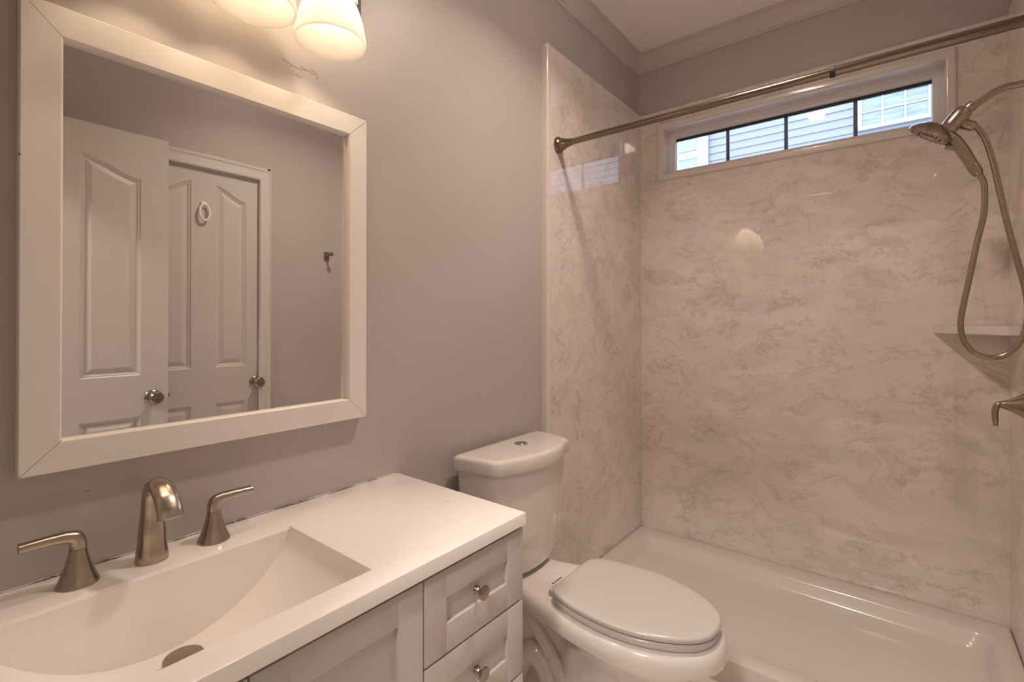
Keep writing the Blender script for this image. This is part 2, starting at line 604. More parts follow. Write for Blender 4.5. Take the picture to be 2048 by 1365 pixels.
def panel_loop(y0, y1, z0, hi, lo, hi_left, d=0.0):
    """outline in (y, z) inset by d; the top is an ogee from hi to lo"""
    def curve(y):
        t = (y1 - y) / (y1 - y0)
        q = t if hi_left else 1 - t
        return lo + (hi - lo) * (0.75 * q * q * (3 - 2 * q) + 0.25 * q)
    pts = [(y0 + d, z0 + d), (y1 - d, z0 + d)]
    k = 22
    for i in range(k + 1):
        y = y1 - d + (y0 - y1 + 2 * d) * i / k
        sl = (curve(y + 0.002) - curve(y - 0.002)) / 0.004
        pts.append((y, curve(y) - d * math.sqrt(1 + sl * sl)))
    return pts

def rect_loop(y0, y1, z0, z1, d=0.0):
    return [(y0 + d, z0 + d), (y1 - d, z0 + d), (y1 - d, z1 - d), (y0 + d, z1 - d)]

def door_leaf(name, xf, xb, y0, y1, z0, z1, panels, mat='door'):
    """slab with its moulded face at x = xf (towards -x)"""
    bm = bmesh.new()
    edges = []
    loops2 = []
    def ring(pts, x):
        return [bm.verts.new((x, p[0], p[1])) for p in pts]
    def link(vs):
        return [bm.edges.new((vs[i], vs[(i + 1) % len(vs)])) for i in range(len(vs))]
    outer = ring([(y0, z0), (y1, z0), (y1, z1), (y0, z1)], xf)
    edges += link(outer)
    for p in panels:
        v0 = ring(p(0.0), xf)
        edges += link(v0)
        loops2.append((p, v0))
    bmesh.ops.triangle_fill(bm, use_beauty=True, use_dissolve=False, edges=edges, normal=(-1, 0, 0))
    for p, v0 in loops2:
        prev = v0
        for off, dep in ((0.005, 0.0045), (0.010, 0.0055), (0.014, 0.009), (0.018, 0.0095), (0.036, 0.003), (0.038, 0.0022)):
            cur = ring(p(off), xf + dep)
            for i in range(len(v0)):
                k = (i + 1) % len(v0)
                bm.faces.new((prev[i], prev[k], cur[k], cur[i]))
            prev = cur
        bm.faces.new(prev)
    back = ring([(y0, z0), (y1, z0), (y1, z1), (y0, z1)], xb)
    for i in range(4):
        k = (i + 1) % 4
        bm.faces.new((outer[i], outer[k], back[k], back[i]))
    bm.faces.new(back[::-1])
    return obj(name, bm, mat, angle=18)

def knob_mesh(bm, o, axis):
    lathe(bm, o, axis, [(0.031, 0.0), (0.032, 0.003), (0.030, 0.006), (0.022, 0.010), (0.013, 0.013), (0.0115, 0.024), (0.016, 0.030), (0.0245, 0.035),
                        (0.0278, 0.044), (0.0268, 0.053), (0.021, 0.059), (0.013, 0.0605), (0.0125, 0.0595), (0.009, 0.0595), (0.0085, 0.061), (0.002, 0.0615)], 32)

p1 = [lambda d: panel_loop(0.980, 1.124, 1.045, 1.961, 1.897, True, d), lambda d: panel_loop(0.733, 0.871, 1.045, 1.961, 1.897, False, d),
      lambda d: rect_loop(0.980, 1.124, 0.30, 0.864, d), lambda d: rect_loop(0.733, 0.871, 0.30, 0.864, d)]
door_1 = structure(door_leaf('door_1', W + 0.006, W + 0.041, 0.632, 1.2275, ZF + 0.01, 2.087, p1))
bm = bmesh.new(); knob_mesh(bm, (W + 0.006, 1.173, 0.954), (-1, 0, 0))
obj('door_knob', bm, 'nickel_dark', door_1)
bm = bmesh.new(); box(bm, (W - 0.002, 1.2285, 0.915), (W + 0.008, 1.2335, 0.985), 0.001)
obj('strike_plate', bm, 'nickel_dark', door_1)

p2 = [lambda d: panel_loop(0.442, 0.645, 1.043, 1.963, 1.893, True, d), lambda d: panel_loop(0.107, 0.310, 1.043, 1.963, 1.893, False, d),
      lambda d: rect_loop(0.442, 0.645, 0.30, 0.864, d), lambda d: rect_loop(0.107, 0.310, 0.30, 0.864, d)]
door_2 = structure(door_leaf('door_2', 1.432, 1.467, 0.004, 0.747, ZF + 0.012, 2.090, p2))
bm = bmesh.new(); knob_mesh(bm, (1.432, 0.690, 0.943), (-1, 0, 0))
obj('door_knob', bm, 'nickel_dark', door_2)
bm = bmesh.new(); knob_mesh(bm, (1.467, 0.690, 0.943), (1, 0, 0))
obj('door_knob', bm, 'nickel_dark', door_2)
bm = bmesh.new(); box(bm, (1.438, 0.746, 0.915), (1.461, 0.7485, 0.972), 0.0006); box(bm, (1.444, 0.747, 0.936), (1.456, 0.757, 0.951), 0.001)
obj('latch', bm, 'nickel_dark', door_2)

# oval ring hook on the closed door, robe hook on the wall (both seen in the mirror)
t = thing('ring_hook', 'small white oval ring hook stuck on the closed panelled door', 'hook', (W + 0.006, 0.924, 1.814))
bm = bmesh.new()
pts = []
for k in range(25):
    a = 2 * PI * k / 24
    pts.append((W - 0.006 - 0.008 * (1 - math.sin(a)) * 0.5, 0.924 + 0.022 * math.cos(a), 1.814 + 0.040 * math.sin(a)))
tube(bm, pts, 0.0055, 10, 3)
obj('ring', bm, 'ivory', t)
bm = bmesh.new(); box(bm, (W - 0.002, 0.910, 1.838), (W + 0.0065, 0.938, 1.866), 0.003)
obj('adhesive_pad', bm, 'ivory', t)

t = thing('robe_hook', 'small dark nickel robe hook on the wall right of the closed door', 'hook', (W, 1.578, 1.664))
bm = bmesh.new(); box(bm, (W - 0.010, 1.561, 1.640), (W, 1.595, 1.690), 0.005, 3)
obj('hook_plate', bm, 'nickel_dark', t)
bm = bmesh.new()
lathe(bm, (W - 0.006, 1.578, 1.668), (-1, 0, 0.08), [(0.012, 0.0), (0.010, 0.012), (0.0065, 0.022), (0.006, 0.040), (0.009, 0.046), (0.013, 0.050), (0.0125, 0.057), (0.004, 0.060)], 20)
obj('hook_peg', bm, 'nickel_dark', t)

# ------------------------------------------------------------------ window and its surround
win = structure(bpy.data.objects.new('window_1', None)); COL.objects.link(win); win.location = (0.745, D, 2.21)
TX0, TX1, TZ0, TZ1 = 0.1655, 1.3265, 2.0855, 2.3345
YP = 2.613                                            # face of the back shower panel
tp = [(0.0, 0.0), (0.0, 0.006), (-0.003, 0.010), (-0.010, 0.0125), (-0.026, 0.0125), (-0.032, 0.009), (-0.034, 0.004), (-0.034, 0.0)]
bm = bmesh.new()
sweep_frame(bm, [(TX0, YP, TZ0), (TX0, YP, TZ1), (TX1, YP, TZ1), (TX1, YP, TZ0)], (0, -1, 0), [(-a, b) for a, b in tp])
obj('window_trim', bm, 'marble_trim', win, angle=25)
bm = bmesh.new()
YV = 2.685
for a, b in (((TX0 - 0.006, YP - 0.001, TZ0), (TX0, YV, TZ1)), ((TX1, YP - 0.001, TZ0), (TX1 + 0.0035, YV, TZ1)),
             ((TX0 - 0.006, YP - 0.001, TZ1), (TX1 + 0.0035, YV, TZ1 + 0.0055)), ((TX0 - 0.006, YP - 0.001, TZ0 - 0.0055), (TX1 + 0.0035, YV, TZ0))):
    box(bm, a, b)
obj('window_reveal', bm, 'marble_trim', win, smooth=False)
GX0, GX1, GZ0, GZ1 = 0.203, 1.2905, 2.124, 2.287
bm = bmesh.new()
fp = [(0.0, 0.0), (0.0, 0.055), (0.020, 0.055), (0.022, 0.049), (0.034, 0.049), (0.0365, 0.030), (0.0375, 0.030), (0.0375, 0.0)]
sweep_frame(bm, [(TX0 - 0.005, YV + 0.055, TZ0 - 0.005), (TX0 - 0.005, YV + 0.055, TZ1 + 0.005), (TX1 + 0.003, YV + 0.055, TZ1 + 0.005), (TX1 + 0.003, YV + 0.055, TZ0 - 0.005)],
            (0, -1, 0), [(-a * 1.12, b) for a, b in fp][::-1])
obj('window_frame', bm, 'vinyl', win, angle=20)
bm = bmesh.new(); box(bm, (GX0 - 0.004, 2.708, GZ1 - 0.0025), (GX1 + 0.004, 2.7155, GZ1 + 0.016))
obj('gasket', bm, 'dark', win)
bm = bmesh.new(); box(bm, (GX0 - 0.004, 2.716, GZ0 - 0.004), (GX1 + 0.004, 2.720, GZ1 + 0.016))
obj('pane', bm, 'glass', win, smooth=False)
for x in (0.471, 0.743, 1.0240):
    bm = bmesh.new(); box(bm, (x - 0.0085, 2.721, GZ0), (x + 0.0085, 2.728, GZ1), 0.001)
    obj('grille_bar', bm, 'grille', win)

# ------------------------------------------------------------------ neighbouring house
bm = bmesh.new(); box(bm, (-7.0, D + 0.16, -0.35), (7.0, 7.0, -0.30))
structure(obj('ground', bm, 'ground', smooth=False))
YN = 7.0
nh = thing('neighbor_house', 'pale lap-sided house with white-framed windows seen through the window', 'house', (0.0, YN, 0.0))
bm = bmesh.new()
z = 0.0
lap = 0.0985
zo = 3.497 % lap
prof = []
z = zo - lap
while z < 4.25:
    prof += [(YN, z), (YN - 0.013, z + 0.0005), (YN - 0.001, z + lap - 0.003)]
    z += lap
rings = [[(x, y, zz) for y, zz in prof] for x in (-7.0, 7.0)]
loft(bm, rings, False, False, closed=False)
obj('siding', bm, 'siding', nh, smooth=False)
def house_window(x0, x1, z0, z1, fw, pane, bars_x, bars_z, bw):
    bm = bmesh.new()
    sweep_frame(bm, [(x0, YN, z0), (x0, YN, z1), (x1, YN, z1), (x1, YN, z0)], (0, -1, 0), [(0, 0), (0, 0.05), (-fw * 0.6, 0.05), (-fw * 0.62, 0.035), (-fw, 0.033), (-fw, 0.0)][::-1])
    for x in bars_x:
        box(bm, (x - bw, YN - 0.03, z0 + fw), (x + bw, YN - 0.012, z1 - fw))
    for zz, h in bars_z:
        box(bm, (x0 + fw, YN - 0.035, zz - h), (x1 - fw, YN - 0.012, zz + h))
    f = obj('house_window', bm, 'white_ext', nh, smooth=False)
    bm = bmesh.new(); box(bm, (x0 + fw * 0.5, YN - 0.02, z0 + fw * 0.5), (x1 - fw * 0.5, YN - 0.014, z1 - fw * 0.5))
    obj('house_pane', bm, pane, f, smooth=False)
house_window(0.800, 1.484, 3.497, 3.905, 0.048, 'pane_blind', (1.041, 1.243), ((3.702, 0.008),), 0.010)
house_window(-1.95, -0.886, 2.55, 4.20, 0.155, 'pane_teal', (), ((3.63, 0.05), (3.70, 0.006)), 0.010)

# ------------------------------------------------------------------ shower: panels, pan, shelf
PX = 0.030
t = thing('shower_wall_panel', 'glossy marbled shower panel on the left wall beside the toilet', 'shower panel', (0.0, 2.15, 0.12), 'shower wall panels')
bm = bmesh.new(); box(bm, (0.0, 1.700, 0.110), (PX, D - 0.001, 2.443), 0.0)
obj('panel', bm, 'marble_side', t, smooth=False)
bm = bmesh.new()
prof = [(0.0, 1.676), (0.024, 1.676), (0.028, 1.678), (0.0305, 1.682), (0.031, 1.687), (0.031, 1.7005), (0.0, 1.7005)]
loft(bm, [[(x, y, z) for x, y in prof] for z in (ZF, 2.441, 2.445)])
obj('edge_trim', bm, 'marble_trim', t, angle=50)
t = tag(bpy.data.objects.new('shower_wall_panel', None), 'glossy marbled shower panel on the back wall around the window', 'shower panel', 'shower wall panels')
COL.objects.link(t); t.location = (0.75, D, 0.12)
bm = bmesh.new()
for a, b in (((PX, YP, 0.110), (W - PX, D, WZ0)), ((PX, YP, WZ1), (W - PX, D, 2.443)), ((PX, YP, WZ0), (WX0, D, WZ1)), ((WX1, YP, WZ0), (W - PX, D, WZ1))):
    box(bm, a, b)
bmesh.ops.remove_doubles(bm, verts=bm.verts[:], dist=1e-5)
obj('panel', bm, 'marble', t, smooth=False)
bm = bmesh.new(); box(bm, (PX, YP - 0.003, 0.118), (PX + 0.006, YP + 0.002, 2.443), 0.0015)
obj('corner_bead', bm, 'marble_trim', t)
t = tag(bpy.data.objects.new('shower_wall_panel', None), 'glossy marbled shower panel on the right wall behind the shower pipe', 'shower panel', 'shower wall panels')
COL.objects.link(t); t.location = (W, 2.15, 0.12)
bm = bmesh.new(); box(bm, (W - PX, 1.700, 0.110), (W, D - 0.001, 2.443))
obj('panel', bm, 'marble_side', t, smooth=False)
bm = bmesh.new()
loft(bm, [[(W - x, y, z) for x, y in prof] for z in (ZF, 2.441, 2.445)])
obj('edge_trim', bm, 'marble_trim', t, angle=50)

bm = bmesh.new()
def pan_ring(x0, x1, y0, y1, r, z0, z1):
    """rounded rectangle whose height runs from z0 at the left to z1 at the right"""
    return [(x, y, z0 + (z1 - z0) * (x - x0) / (x1 - x0)) for x, y, _ in rrect(x0, x1, y0, y1, r, 0, 6)]
X0, X1, Y0, Y1 = PX + 0.001, W - PX - 0.001, 1.762, YP - 0.001
rings = [pan_ring(X0, X1, Y0, Y1, 0.004, ZF, ZF), pan_ring(X0, X1, Y0, Y1, 0.004, 0.108, 0.108), pan_ring(X0 + 0.001, X1 - 0.001, Y0 + 0.003, Y1 - 0.001, 0.006, 0.117, 0.117),
         pan_ring(X0 + 0.004, X1 - 0.004, Y0 + 0.010, Y1 - 0.004, 0.010, 0.121, 0.121), pan_ring(X0 + 0.016, X1 - 0.014, Y0 + 0.022, Y1 - 0.016, 0.018, 0.1235, 0.1235),
         pan_ring(X0 + 0.070, X1 - 0.052, Y0 + 0.066, Y1 - 0.100, 0.045, 0.1215, 0.1215), pan_ring(X0 + 0.078, X1 - 0.060, Y0 + 0.074, Y1 - 0.108, 0.048, 0.119, 0.119),
         pan_ring(X0 + 0.084, X1 - 0.066, Y0 + 0.079, Y1 - 0.114, 0.050, 0.112, 0.112), pan_ring(X0 + 0.106, X1 - 0.084, Y0 + 0.096, Y1 - 0.136, 0.055, 0.084, 0.070),
         pan_ring(X0 + 0.116, X1 - 0.092, Y0 + 0.104, Y1 - 0.146, 0.058, 0.076, 0.061), pan_ring(X0 + 0.132, X1 - 0.106, Y0 + 0.118, Y1 - 0.160, 0.060, 0.072, 0.056),
         pan_ring(X0 + 0.30, X1 - 0.30, Y0 + 0.25, Y1 - 0.28, 0.06, 0.067, 0.055)]
loft(bm, rings)
tag(obj('shower_pan', bm, 'pan', angle=40), 'white shower pan with a low front curb behind the toilet', 'shower pan')

bm = bmesh.new()
sh = [(1.286, YP - 0.0005), (W - PX - 0.0005, YP - 0.0005), (W - PX - 0.0005, 2.350), (1.470, 2.352), (1.295, YP - 0.020)]
loft(bm, [[(x, y, z) for x, y in sh] for z in (1.2275, 1.2605)])
bmesh.ops.bevel(bm, geom=[e for e in bm.edges], offset=0.003, segments=2, affect='EDGES')
tag(obj('corner_shelf', bm, 'marble_trim'), 'small pale corner shelf in the shower behind the hose loop', 'shelf')

# ------------------------------------------------------------------ shower rod
RY, RZ = 1.757, 2.036
t = thing('shower_rod', 'brushed nickel shower curtain rod spanning wall to wall below the ceiling', 'shower rod', (0.75, RY, RZ))
bm = bmesh.new(); lathe(bm, (0.045, RY, RZ), (1, 0, 0), [(0.0130, 0.0), (0.0130, 0.985)], 24)
obj('inner_tube', bm, 'nickel_rod', t)
bm = bmesh.new(); lathe(bm, (1.020, RY, RZ), (1, 0, 0), [(0.0130, 0.0), (0.0148, 0.0003), (0.0148, 0.45)], 24)
obj('outer_tube', bm, 'nickel_rod', t)
bm = bmesh.new(); lathe(bm, (1.014, RY, RZ), (1, 0, 0), [(0.0140, 0.0), (0.0165, 0.001), (0.0165, 0.014), (0.0148, 0.015)], 24)
obj('rod_collar', bm, 'dark', t)
fl = [(0.0345, 0.0), (0.0355, 0.004), (0.0340, 0.010), (0.0285, 0.016), (0.0255, 0.019), (0.0265, 0.023), (0.0235, 0.031), (0.0190, 0.044), (0.0160, 0.062), (0.0145, 0.070), (0.012, 0.071)]
bm = bmesh.new(); lathe(bm, (PX, RY, RZ), (1, 0, 0), fl, 32); obj('rod_flange', bm, 'nickel_rod', t)
bm = bmesh.new(); lathe(bm, (W - PX, RY, RZ), (-1, 0, 0), fl, 32); obj('rod_flange', bm, 'nickel_rod', t)

# ------------------------------------------------------------------ shower arm, hand shower, valve   (all in the plane y = SY)
SY = 2.18
def S(x, z, dy=0.0):
    return Vector((x, SY + dy, z))
t = thing('shower_diverter', 'brushed nickel bent shower pipe with diverter bracket on the right shower wall', 'shower pipe', (W - PX, SY, 2.02))
bm = bmesh.new()
tube(bm, [S(1.502, 2.0225), S(1.470, 2.0222), S(1.445, 2.0220), S(1.424, 2.0165), S(1.402, 2.0035), S(1.383, 1.992), S(1.366, 1.982)], 0.0108, 18, 6)
obj('arm_pipe', bm, 'nickel_shower', t)
bm = bmesh.new(); lathe(bm, S(W - PX, 2.022), (-1, 0, 0), [(0.030, 0), (0.030, 0.004), (0.022, 0.010), (0.012, 0.014)], 28)
obj('wall_flange', bm, 'nickel_shower', t)
ax = Vector((-0.60, 0.0, -0.80)).normalized()
bm = bmesh.new()
lathe(bm, S(1.372, 1.990), Vector((-0.75, 0, -0.66)), [(0.010, 0.0), (0.0165, 0.002), (0.0172, 0.008), (0.0165, 0.022), (0.0140, 0.027)], 24)
obj('collar_nut', bm, 'nickel_shower', t)
bm = bmesh.new()
lathe(bm, S(1.353, 1.981), ax, [(0.0130, 0.0), (0.0200, 0.003), (0.0250, 0.012), (0.0265, 0.022), (0.0270, 0.062), (0.0260, 0.0655), (0.0245, 0.066), (0.0240, 0.086), (0.020, 0.090)], 30)
obj('diverter_body', bm, 'nickel_shower', t)
bm = bmesh.new()
lathe(bm, S(1.322, 1.943), (0.86, 0, -0.50), [(0.012, 0.012), (0.0150, 0.022), (0.0165, 0.028), (0.0165, 0.052), (0.012, 0.060)], 24)
obj('hose_outlet', bm, 'nickel_shower', t)
bm = bmesh.new()
lathe(bm, S(1.304, 1.928, -0.004), (-0.80, 0, 0.60), [(0.019, -0.012), (0.022, -0.004), (0.022, 0.006), (0.017, 0.013), (0.008, 0.017)], 24)
obj('holder_cup', bm, 'nickel_shower', t)

hs = thing('hand_shower', 'brushed nickel round hand shower docked on the shower arm with long looping hose', 'hand shower', S(1.30, 1.92))
nrm = Vector((-0.56, 0.09, -0.81)).normalized()         # spray direction
hc = S(1.266, 1.917, 0.0)
bm = bmesh.new()
lathe(bm, hc, nrm, [(0.004, -0.033), (0.022, -0.031), (0.040, -0.023), (0.056, -0.011), (0.066, 0.000), (0.0690, 0.006), (0.0670, 0.011), (0.062, 0.0125), (0.056, 0.0105)], 40)
obj('spray_head', bm, 'nickel_shower', hs)
bm = bmesh.new()
lathe(bm, hc, nrm, [(0.0615, 0.0095), (0.0605, 0.0128), (0.048, 0.0140), (0.046, 0.0128), (0.026, 0.0128), (0.024, 0.0145), (0.008, 0.0155), (0.002, 0.0155)], 40)
face = obj('spray_face', bm, 'nickel_dark', hs)
s_, u_ = frame_of(nrm)
bm = bmesh.new()
for ring_r, cnt in ((0.034, 14), (0.017, 8), (0.054, 20)):
    for k in range(cnt):
        a = 2 * PI * k / cnt
        lathe(bm, hc + nrm * 0.0120 + (s_ * math.cos(a) + u_ * math.sin(a)) * ring_r, nrm, [(0.0026, 0.0), (0.0020, 0.0028), (0.0012, 0.0032)], 8)
noz = obj('nozzles', bm, 'rubber', face)
bm = bmesh.new()
tube(bm, [S(1.272, 1.928), S(1.300, 1.907), S(1.322, 1.882), S(1.341, 1.848), S(1.356, 1.814), S(1.368, 1.785), S(1.378, 1.764)],
     [(0.034, 0.014), (0.029, 0.017), (0.0225, 0.0185), (0.0190, 0.0180), (0.0175, 0.0170), (0.0165, 0.0160), (0.0150, 0.0145)], 24, 6, side=(0, 1, 0))
obj('handle', bm, 'nickel_shower', hs)
bm = bmesh.new(); lathe(bm, S(1.3665, 1.7885), Vector((0.42, 0, -0.91)), [(0.0165, 0.0), (0.0172, 0.003), (0.0160, 0.028), (0.0110, 0.038)], 24)
obj('hose_nut', bm, 'nickel_shower', hs)
bm = bmesh.new(); box(bm, (1.296, SY - 0.012, 1.852), (1.326, SY + 0.012, 1.866), 0.004); 
for v in bm.verts:
    v.co = Matrix.Rotation(math.radians(28), 3, 'Y') @ (v.co - S(1.311, 1.859)) + S(1.312, 1.859)
obj('spray_button', bm, 'nickel_shower', hs)

hose_xz = [(1.3815, 1.7600), (1.3880, 1.7440), (1.3925, 1.7274), (1.3944, 1.7052), (1.3922, 1.6264), (1.3754, 1.5324), (1.3584, 1.4290), (1.3424, 1.3326), (1.3350, 1.2748), (1.3385, 1.2302), (1.3480, 1.2020),
           (1.3695, 1.1753), (1.4045, 1.1623), (1.4376, 1.1718), (1.4633, 1.2012), (1.4790, 1.2377), (1.4870, 1.2829), (1.4870, 1.3374), (1.4800, 1.3937), (1.4642, 1.4780), (1.4458, 1.5810), (1.4292, 1.6868),
           (1.4164, 1.7731), (1.4027, 1.8427), (1.3911, 1.8809), (1.3790, 1.9060), (1.3690, 1.9165)]
dys = [0.0] * len(hose_xz)
bm = bmesh.new()
tube(bm, [S(x, z, -0.02 * math.sin(PI * i / (len(hose_xz) - 1))) for i, (x, z) in enumerate(hose_xz)], 0.0082, 12, 12, ridge=0.07)
obj('hose', bm, 'nickel_shower', hs, angle=80)

t = thing('shower_valve', 'brushed nickel shower valve with downturned lever on the right shower wall', 'shower valve', (W - PX, SY, 1.013))
bm = bmesh.new(); lathe(bm, S(W - PX, 1.013), (-1, 0, 0), [(0.082, 0.0), (0.082, 0.004), (0.074, 0.008), (0.045, 0.011)], 40)
obj('escutcheon', bm, 'nickel_shower', t)
bm = bmesh.new()
lathe(bm, S(W - PX, 1.013), (-1, 0, 0), [(0.046, 0.010), (0.043, 0.016), (0.0335, 0.030), (0.0240, 0.045), (0.0170, 0.058), (0.0125, 0.068), (0.0105, 0.074), (0.004, 0.076)], 30)
obj('valve_hub', bm, 'nickel_shower', t)
bm = bmesh.new()
tube(bm, [S(1.446, 1.0145), S(1.431, 1.0150), S(1.4215, 1.009), S(1.4165, 0.993), S(1.4165, 0.970), S(1.4180, 0.944)],
     [(0.008, 0.008), (0.0105, 0.0085), (0.0125, 0.0085), (0.0130, 0.0085), (0.0125, 0.0080), (0.0110, 0.0060)], 18, 6, side=(0, 1, 0), power=2.6)
obj('lever', bm, 'nickel_shower', t)

# ------------------------------------------------------------------ toilet
TY = 1.362
tl = thing('toilet', 'white two-piece toilet with closed lid between the vanity and shower', 'toilet', (0.30, TY, ZF))
def d_section(z, xb, xs, xm, hb, hf, r):
    """D-shaped tank outline: back xb, sides from half-width hb (back) to hf (front corner at xs), bowed front to xm"""
    pts = []
    k = 14
    for i in range(k + 1):                      # bowed front from -hf to +hf
        s = -1 + 2 * i / k
        y = s * (hf - r)
        pts.append((xs + (xm - xs) * (1 - s * s), y))
    right = []
    xr = xs
    for i in range(1, 7):                       # front right corner
        a = math.radians(90 - 90 * i / 6 * 0.93)
        right.append((xr - r + r * math.sin(a), hf - r + r * math.cos(a)))
    back = [(xb + 0.02, hb), (xb + 0.006, hb - 0.004), (xb, hb - 0.016)]
    half = right + back
    full = pts + half + [(x, -y) for x, y in half[::-1]]
    return [(x, TY + y, z) for x, y in full]
bm = bmesh.new()
loft(bm, [d_section(0.425, 0.050, 0.150, 0.175, 0.135, 0.125, 0.03), d_section(0.430, 0.040, 0.172, 0.200, 0.175, 0.160, 0.04), d_section(0.446, 0.037, 0.182, 0.212, 0.193, 0.180, 0.04),
          d_section(0.475, 0.035, 0.187, 0.218, 0.201, 0.189, 0.04), d_section(0.60, 0.034, 0.194, 0.228, 0.213, 0.198, 0.042), d_section(0.797, 0.033, 0.200, 0.236, 0.226, 0.208, 0.042)])
tank = obj('tank', bm, 'porcelain', tl, angle=50)
bm = bmesh.new()
lathe(bm, (0.150, TY + 0.2115, 0.755), (0.15, 1, 0), [(0.0085, -0.010), (0.0085, 0.001), (0.0065, 0.0035), (0.0015, 0.004)], 16)
obj('tank_plug', bm, 'nickel_dark', tank)
bm = bmesh.new()
def lid_sec(z, g):
    return d_section(z, 0.026 - g, 0.212 + g, 0.252 + g, 0.238 + g, 0.218 + g, 0.045)
loft(bm, [lid_sec(0.790, -0.006), lid_sec(0.791, -0.001), lid_sec(0.797, 0.0015), lid_sec(0.826, 0.0000), lid_sec(0.8325, -0.002), lid_sec(0.8365, -0.0055), lid_sec(0.8385, -0.011), lid_sec(0.8392, -0.020)])
lid = obj('tank_lid', bm, 'porcelain', tl, angle=55)
bm = bmesh.new(); lathe(bm, (0.118, TY + 0.018, 0.8395), (0, 0, 1), [(0.024, 0.0), (0.024, 0.0025), (0.0225, 0.0040), (0.020, 0.0042), (0.0195, 0.0034), (0.019, 0.0038), (0.003, 0.0046)], 32)
fb = obj('flush_button', bm, 'chrome', lid)

egg = [(0.338, 0.0), (0.3385, 0.06), (0.340, 0.100), (0.348, 0.124), (0.365, 0.139), (0.39, 0.149), (0.43, 0.160), (0.47, 0.167), (0.53, 0.1715), (0.585, 0.169), (0.64, 0.158), (0.69, 0.1395), (0.73, 0.118),
       (0.765, 0.0905), (0.785, 0.064), (0.796, 0.035), (0.800, 0.0)]
def outline(tab, n=34):
    """closed outline from a half-width table, evenly spaced along the edge"""
    P = [Vector((x, h, 0)) for x, h in tab]
    C = catmull(P, 6)
    L = [0.0]
    for i in range(1, len(C)):
        L.append(L[-1] + (C[i] - C[i - 1]).length)
    out = []
    j = 0
    for k in range(n + 1):
        s = L[-1] * k / n
        while j < len(C) - 2 and L[j + 1] < s:
            j += 1
        f = (s - L[j]) / max(L[j + 1] - L[j], 1e-9)
        p = C[j] + (C[j + 1] - C[j]) * f
        out.append((p.x, max(p.y, 0.0)))
    return out + [(x, -y) for x, y in out[-2:0:-1]]
def sec(tab, z, off=0.0, cx=0.56, dz=None):
    o = outline(tab)
    o2 = offset_loop(o, off) if off else o       # offset_loop: positive = left of travel
    return [(x, TY + y, z) for x, y in o2]
# outline order: back -> front on +y side -> back on -y side (clockwise), so left of travel is outward
bm = bmesh.new()
loft(bm, [sec(egg, 0.4455, -0.010), sec(egg, 0.4462, -0.004), sec(egg, 0.449, -0.001), sec(egg, 0.4565, -0.0005), sec(egg, 0.4605, -0.003), sec(egg, 0.4625, -0.008), sec(egg, 0.4632, -0.03)])
obj('seat_lid', bm, 'plastic', tl, angle=50)
bm = bmesh.new()
loft(bm, [sec(egg, 0.4225, -0.012), sec(egg, 0.4235, -0.006), sec(egg, 0.427, -0.0035), sec(egg, 0.4375, -0.004), sec(egg, 0.4415, -0.008), sec(egg, 0.4425, -0.014)])
obj('seat', bm, 'plastic', tl, angle=50)
for s in (-1, 1):
    bm = bmesh.new()
    box(bm, (0.317, TY + s * 0.078 - 0.024, 0.421), (0.352, TY + s * 0.078 + 0.024, 0.4405), 0.004, 2)
    obj('seat_hinge', bm, 'plastic', tl)

def tabl(xb, plat, h0, k, front, hmax):
    """rim-like half-width table with a narrow back block"""
    out = [(xb, 0.0), (xb + 0.001, h0 * 0.6), (xb + 0.012, h0 * 0.95), (xb + 0.05, h0)]
    a = max(plat, xb + 0.07)
    out.append((a, h0 * 1.0))
    L = front - a
    for u, h in ((0.18, h0 + (hmax - h0) * 0.45), (0.34, h0 + (hmax - h0) * 0.82), (0.48, hmax * 0.985), (0.58, hmax), (0.68, hmax * 0.975), (0.78, hmax * 0.90), (0.86, hmax * 0.77), (0.925, hmax * 0.58), (0.972, hmax * 0.34), (0.993, hmax * 0.15), (1.0, 0.0)):
        out.append((a + L * u, h))
    return out
rim = [(0.050, 0.0), (0.051, 0.07), (0.06, 0.094), (0.09, 0.100), (0.15, 0.103), (0.20, 0.108), (0.25, 0.121), (0.30, 0.137), (0.35, 0.150), (0.41, 0.162), (0.47, 0.170), (0.53, 0.1745), (0.585, 0.172), (0.64, 0.161),
       (0.69, 0.1425), (0.73, 0.121), (0.767, 0.0930), (0.789, 0.064), (0.800, 0.035), (0.804, 0.0)]
def rimsec(z, off):
    return sec(rim, z, off)
bm = bmesh.new()
loft(bm, [sec(tabl(0.105, 0.30, 0.100, 0, 0.660, 0.118), ZF), sec(tabl(0.105, 0.30, 0.100, 0, 0.660, 0.118), ZF + 0.018), sec(tabl(0.112, 0.30, 0.080, 0, 0.640, 0.108), ZF + 0.032),
          sec(tabl(0.125, 0.30, 0.052, 0, 0.610, 0.098), 0.10), sec(tabl(0.125, 0.31, 0.048, 0, 0.600, 0.100), 0.16), sec(tabl(0.120, 0.32, 0.050, 0, 0.640, 0.114), 0.22),
          sec(tabl(0.110, 0.32, 0.056, 0, 0.705, 0.136), 0.28), sec(tabl(0.095, 0.30, 0.066, 0, 0.762, 0.158), 0.325),
          sec(tabl(0.075, 0.26, 0.085, 0, 0.795, 0.174), 0.352), rimsec(0.368, 0.012), rimsec(0.388, 0.013), rimsec(0.404, 0.009), rimsec(0.414, 0.002), rimsec(0.4195, -0.008), rimsec(0.4215, -0.020), rimsec(0.4220, -0.05)])
bowl = obj('bowl', bm, 'porcelain', tl, angle=60)
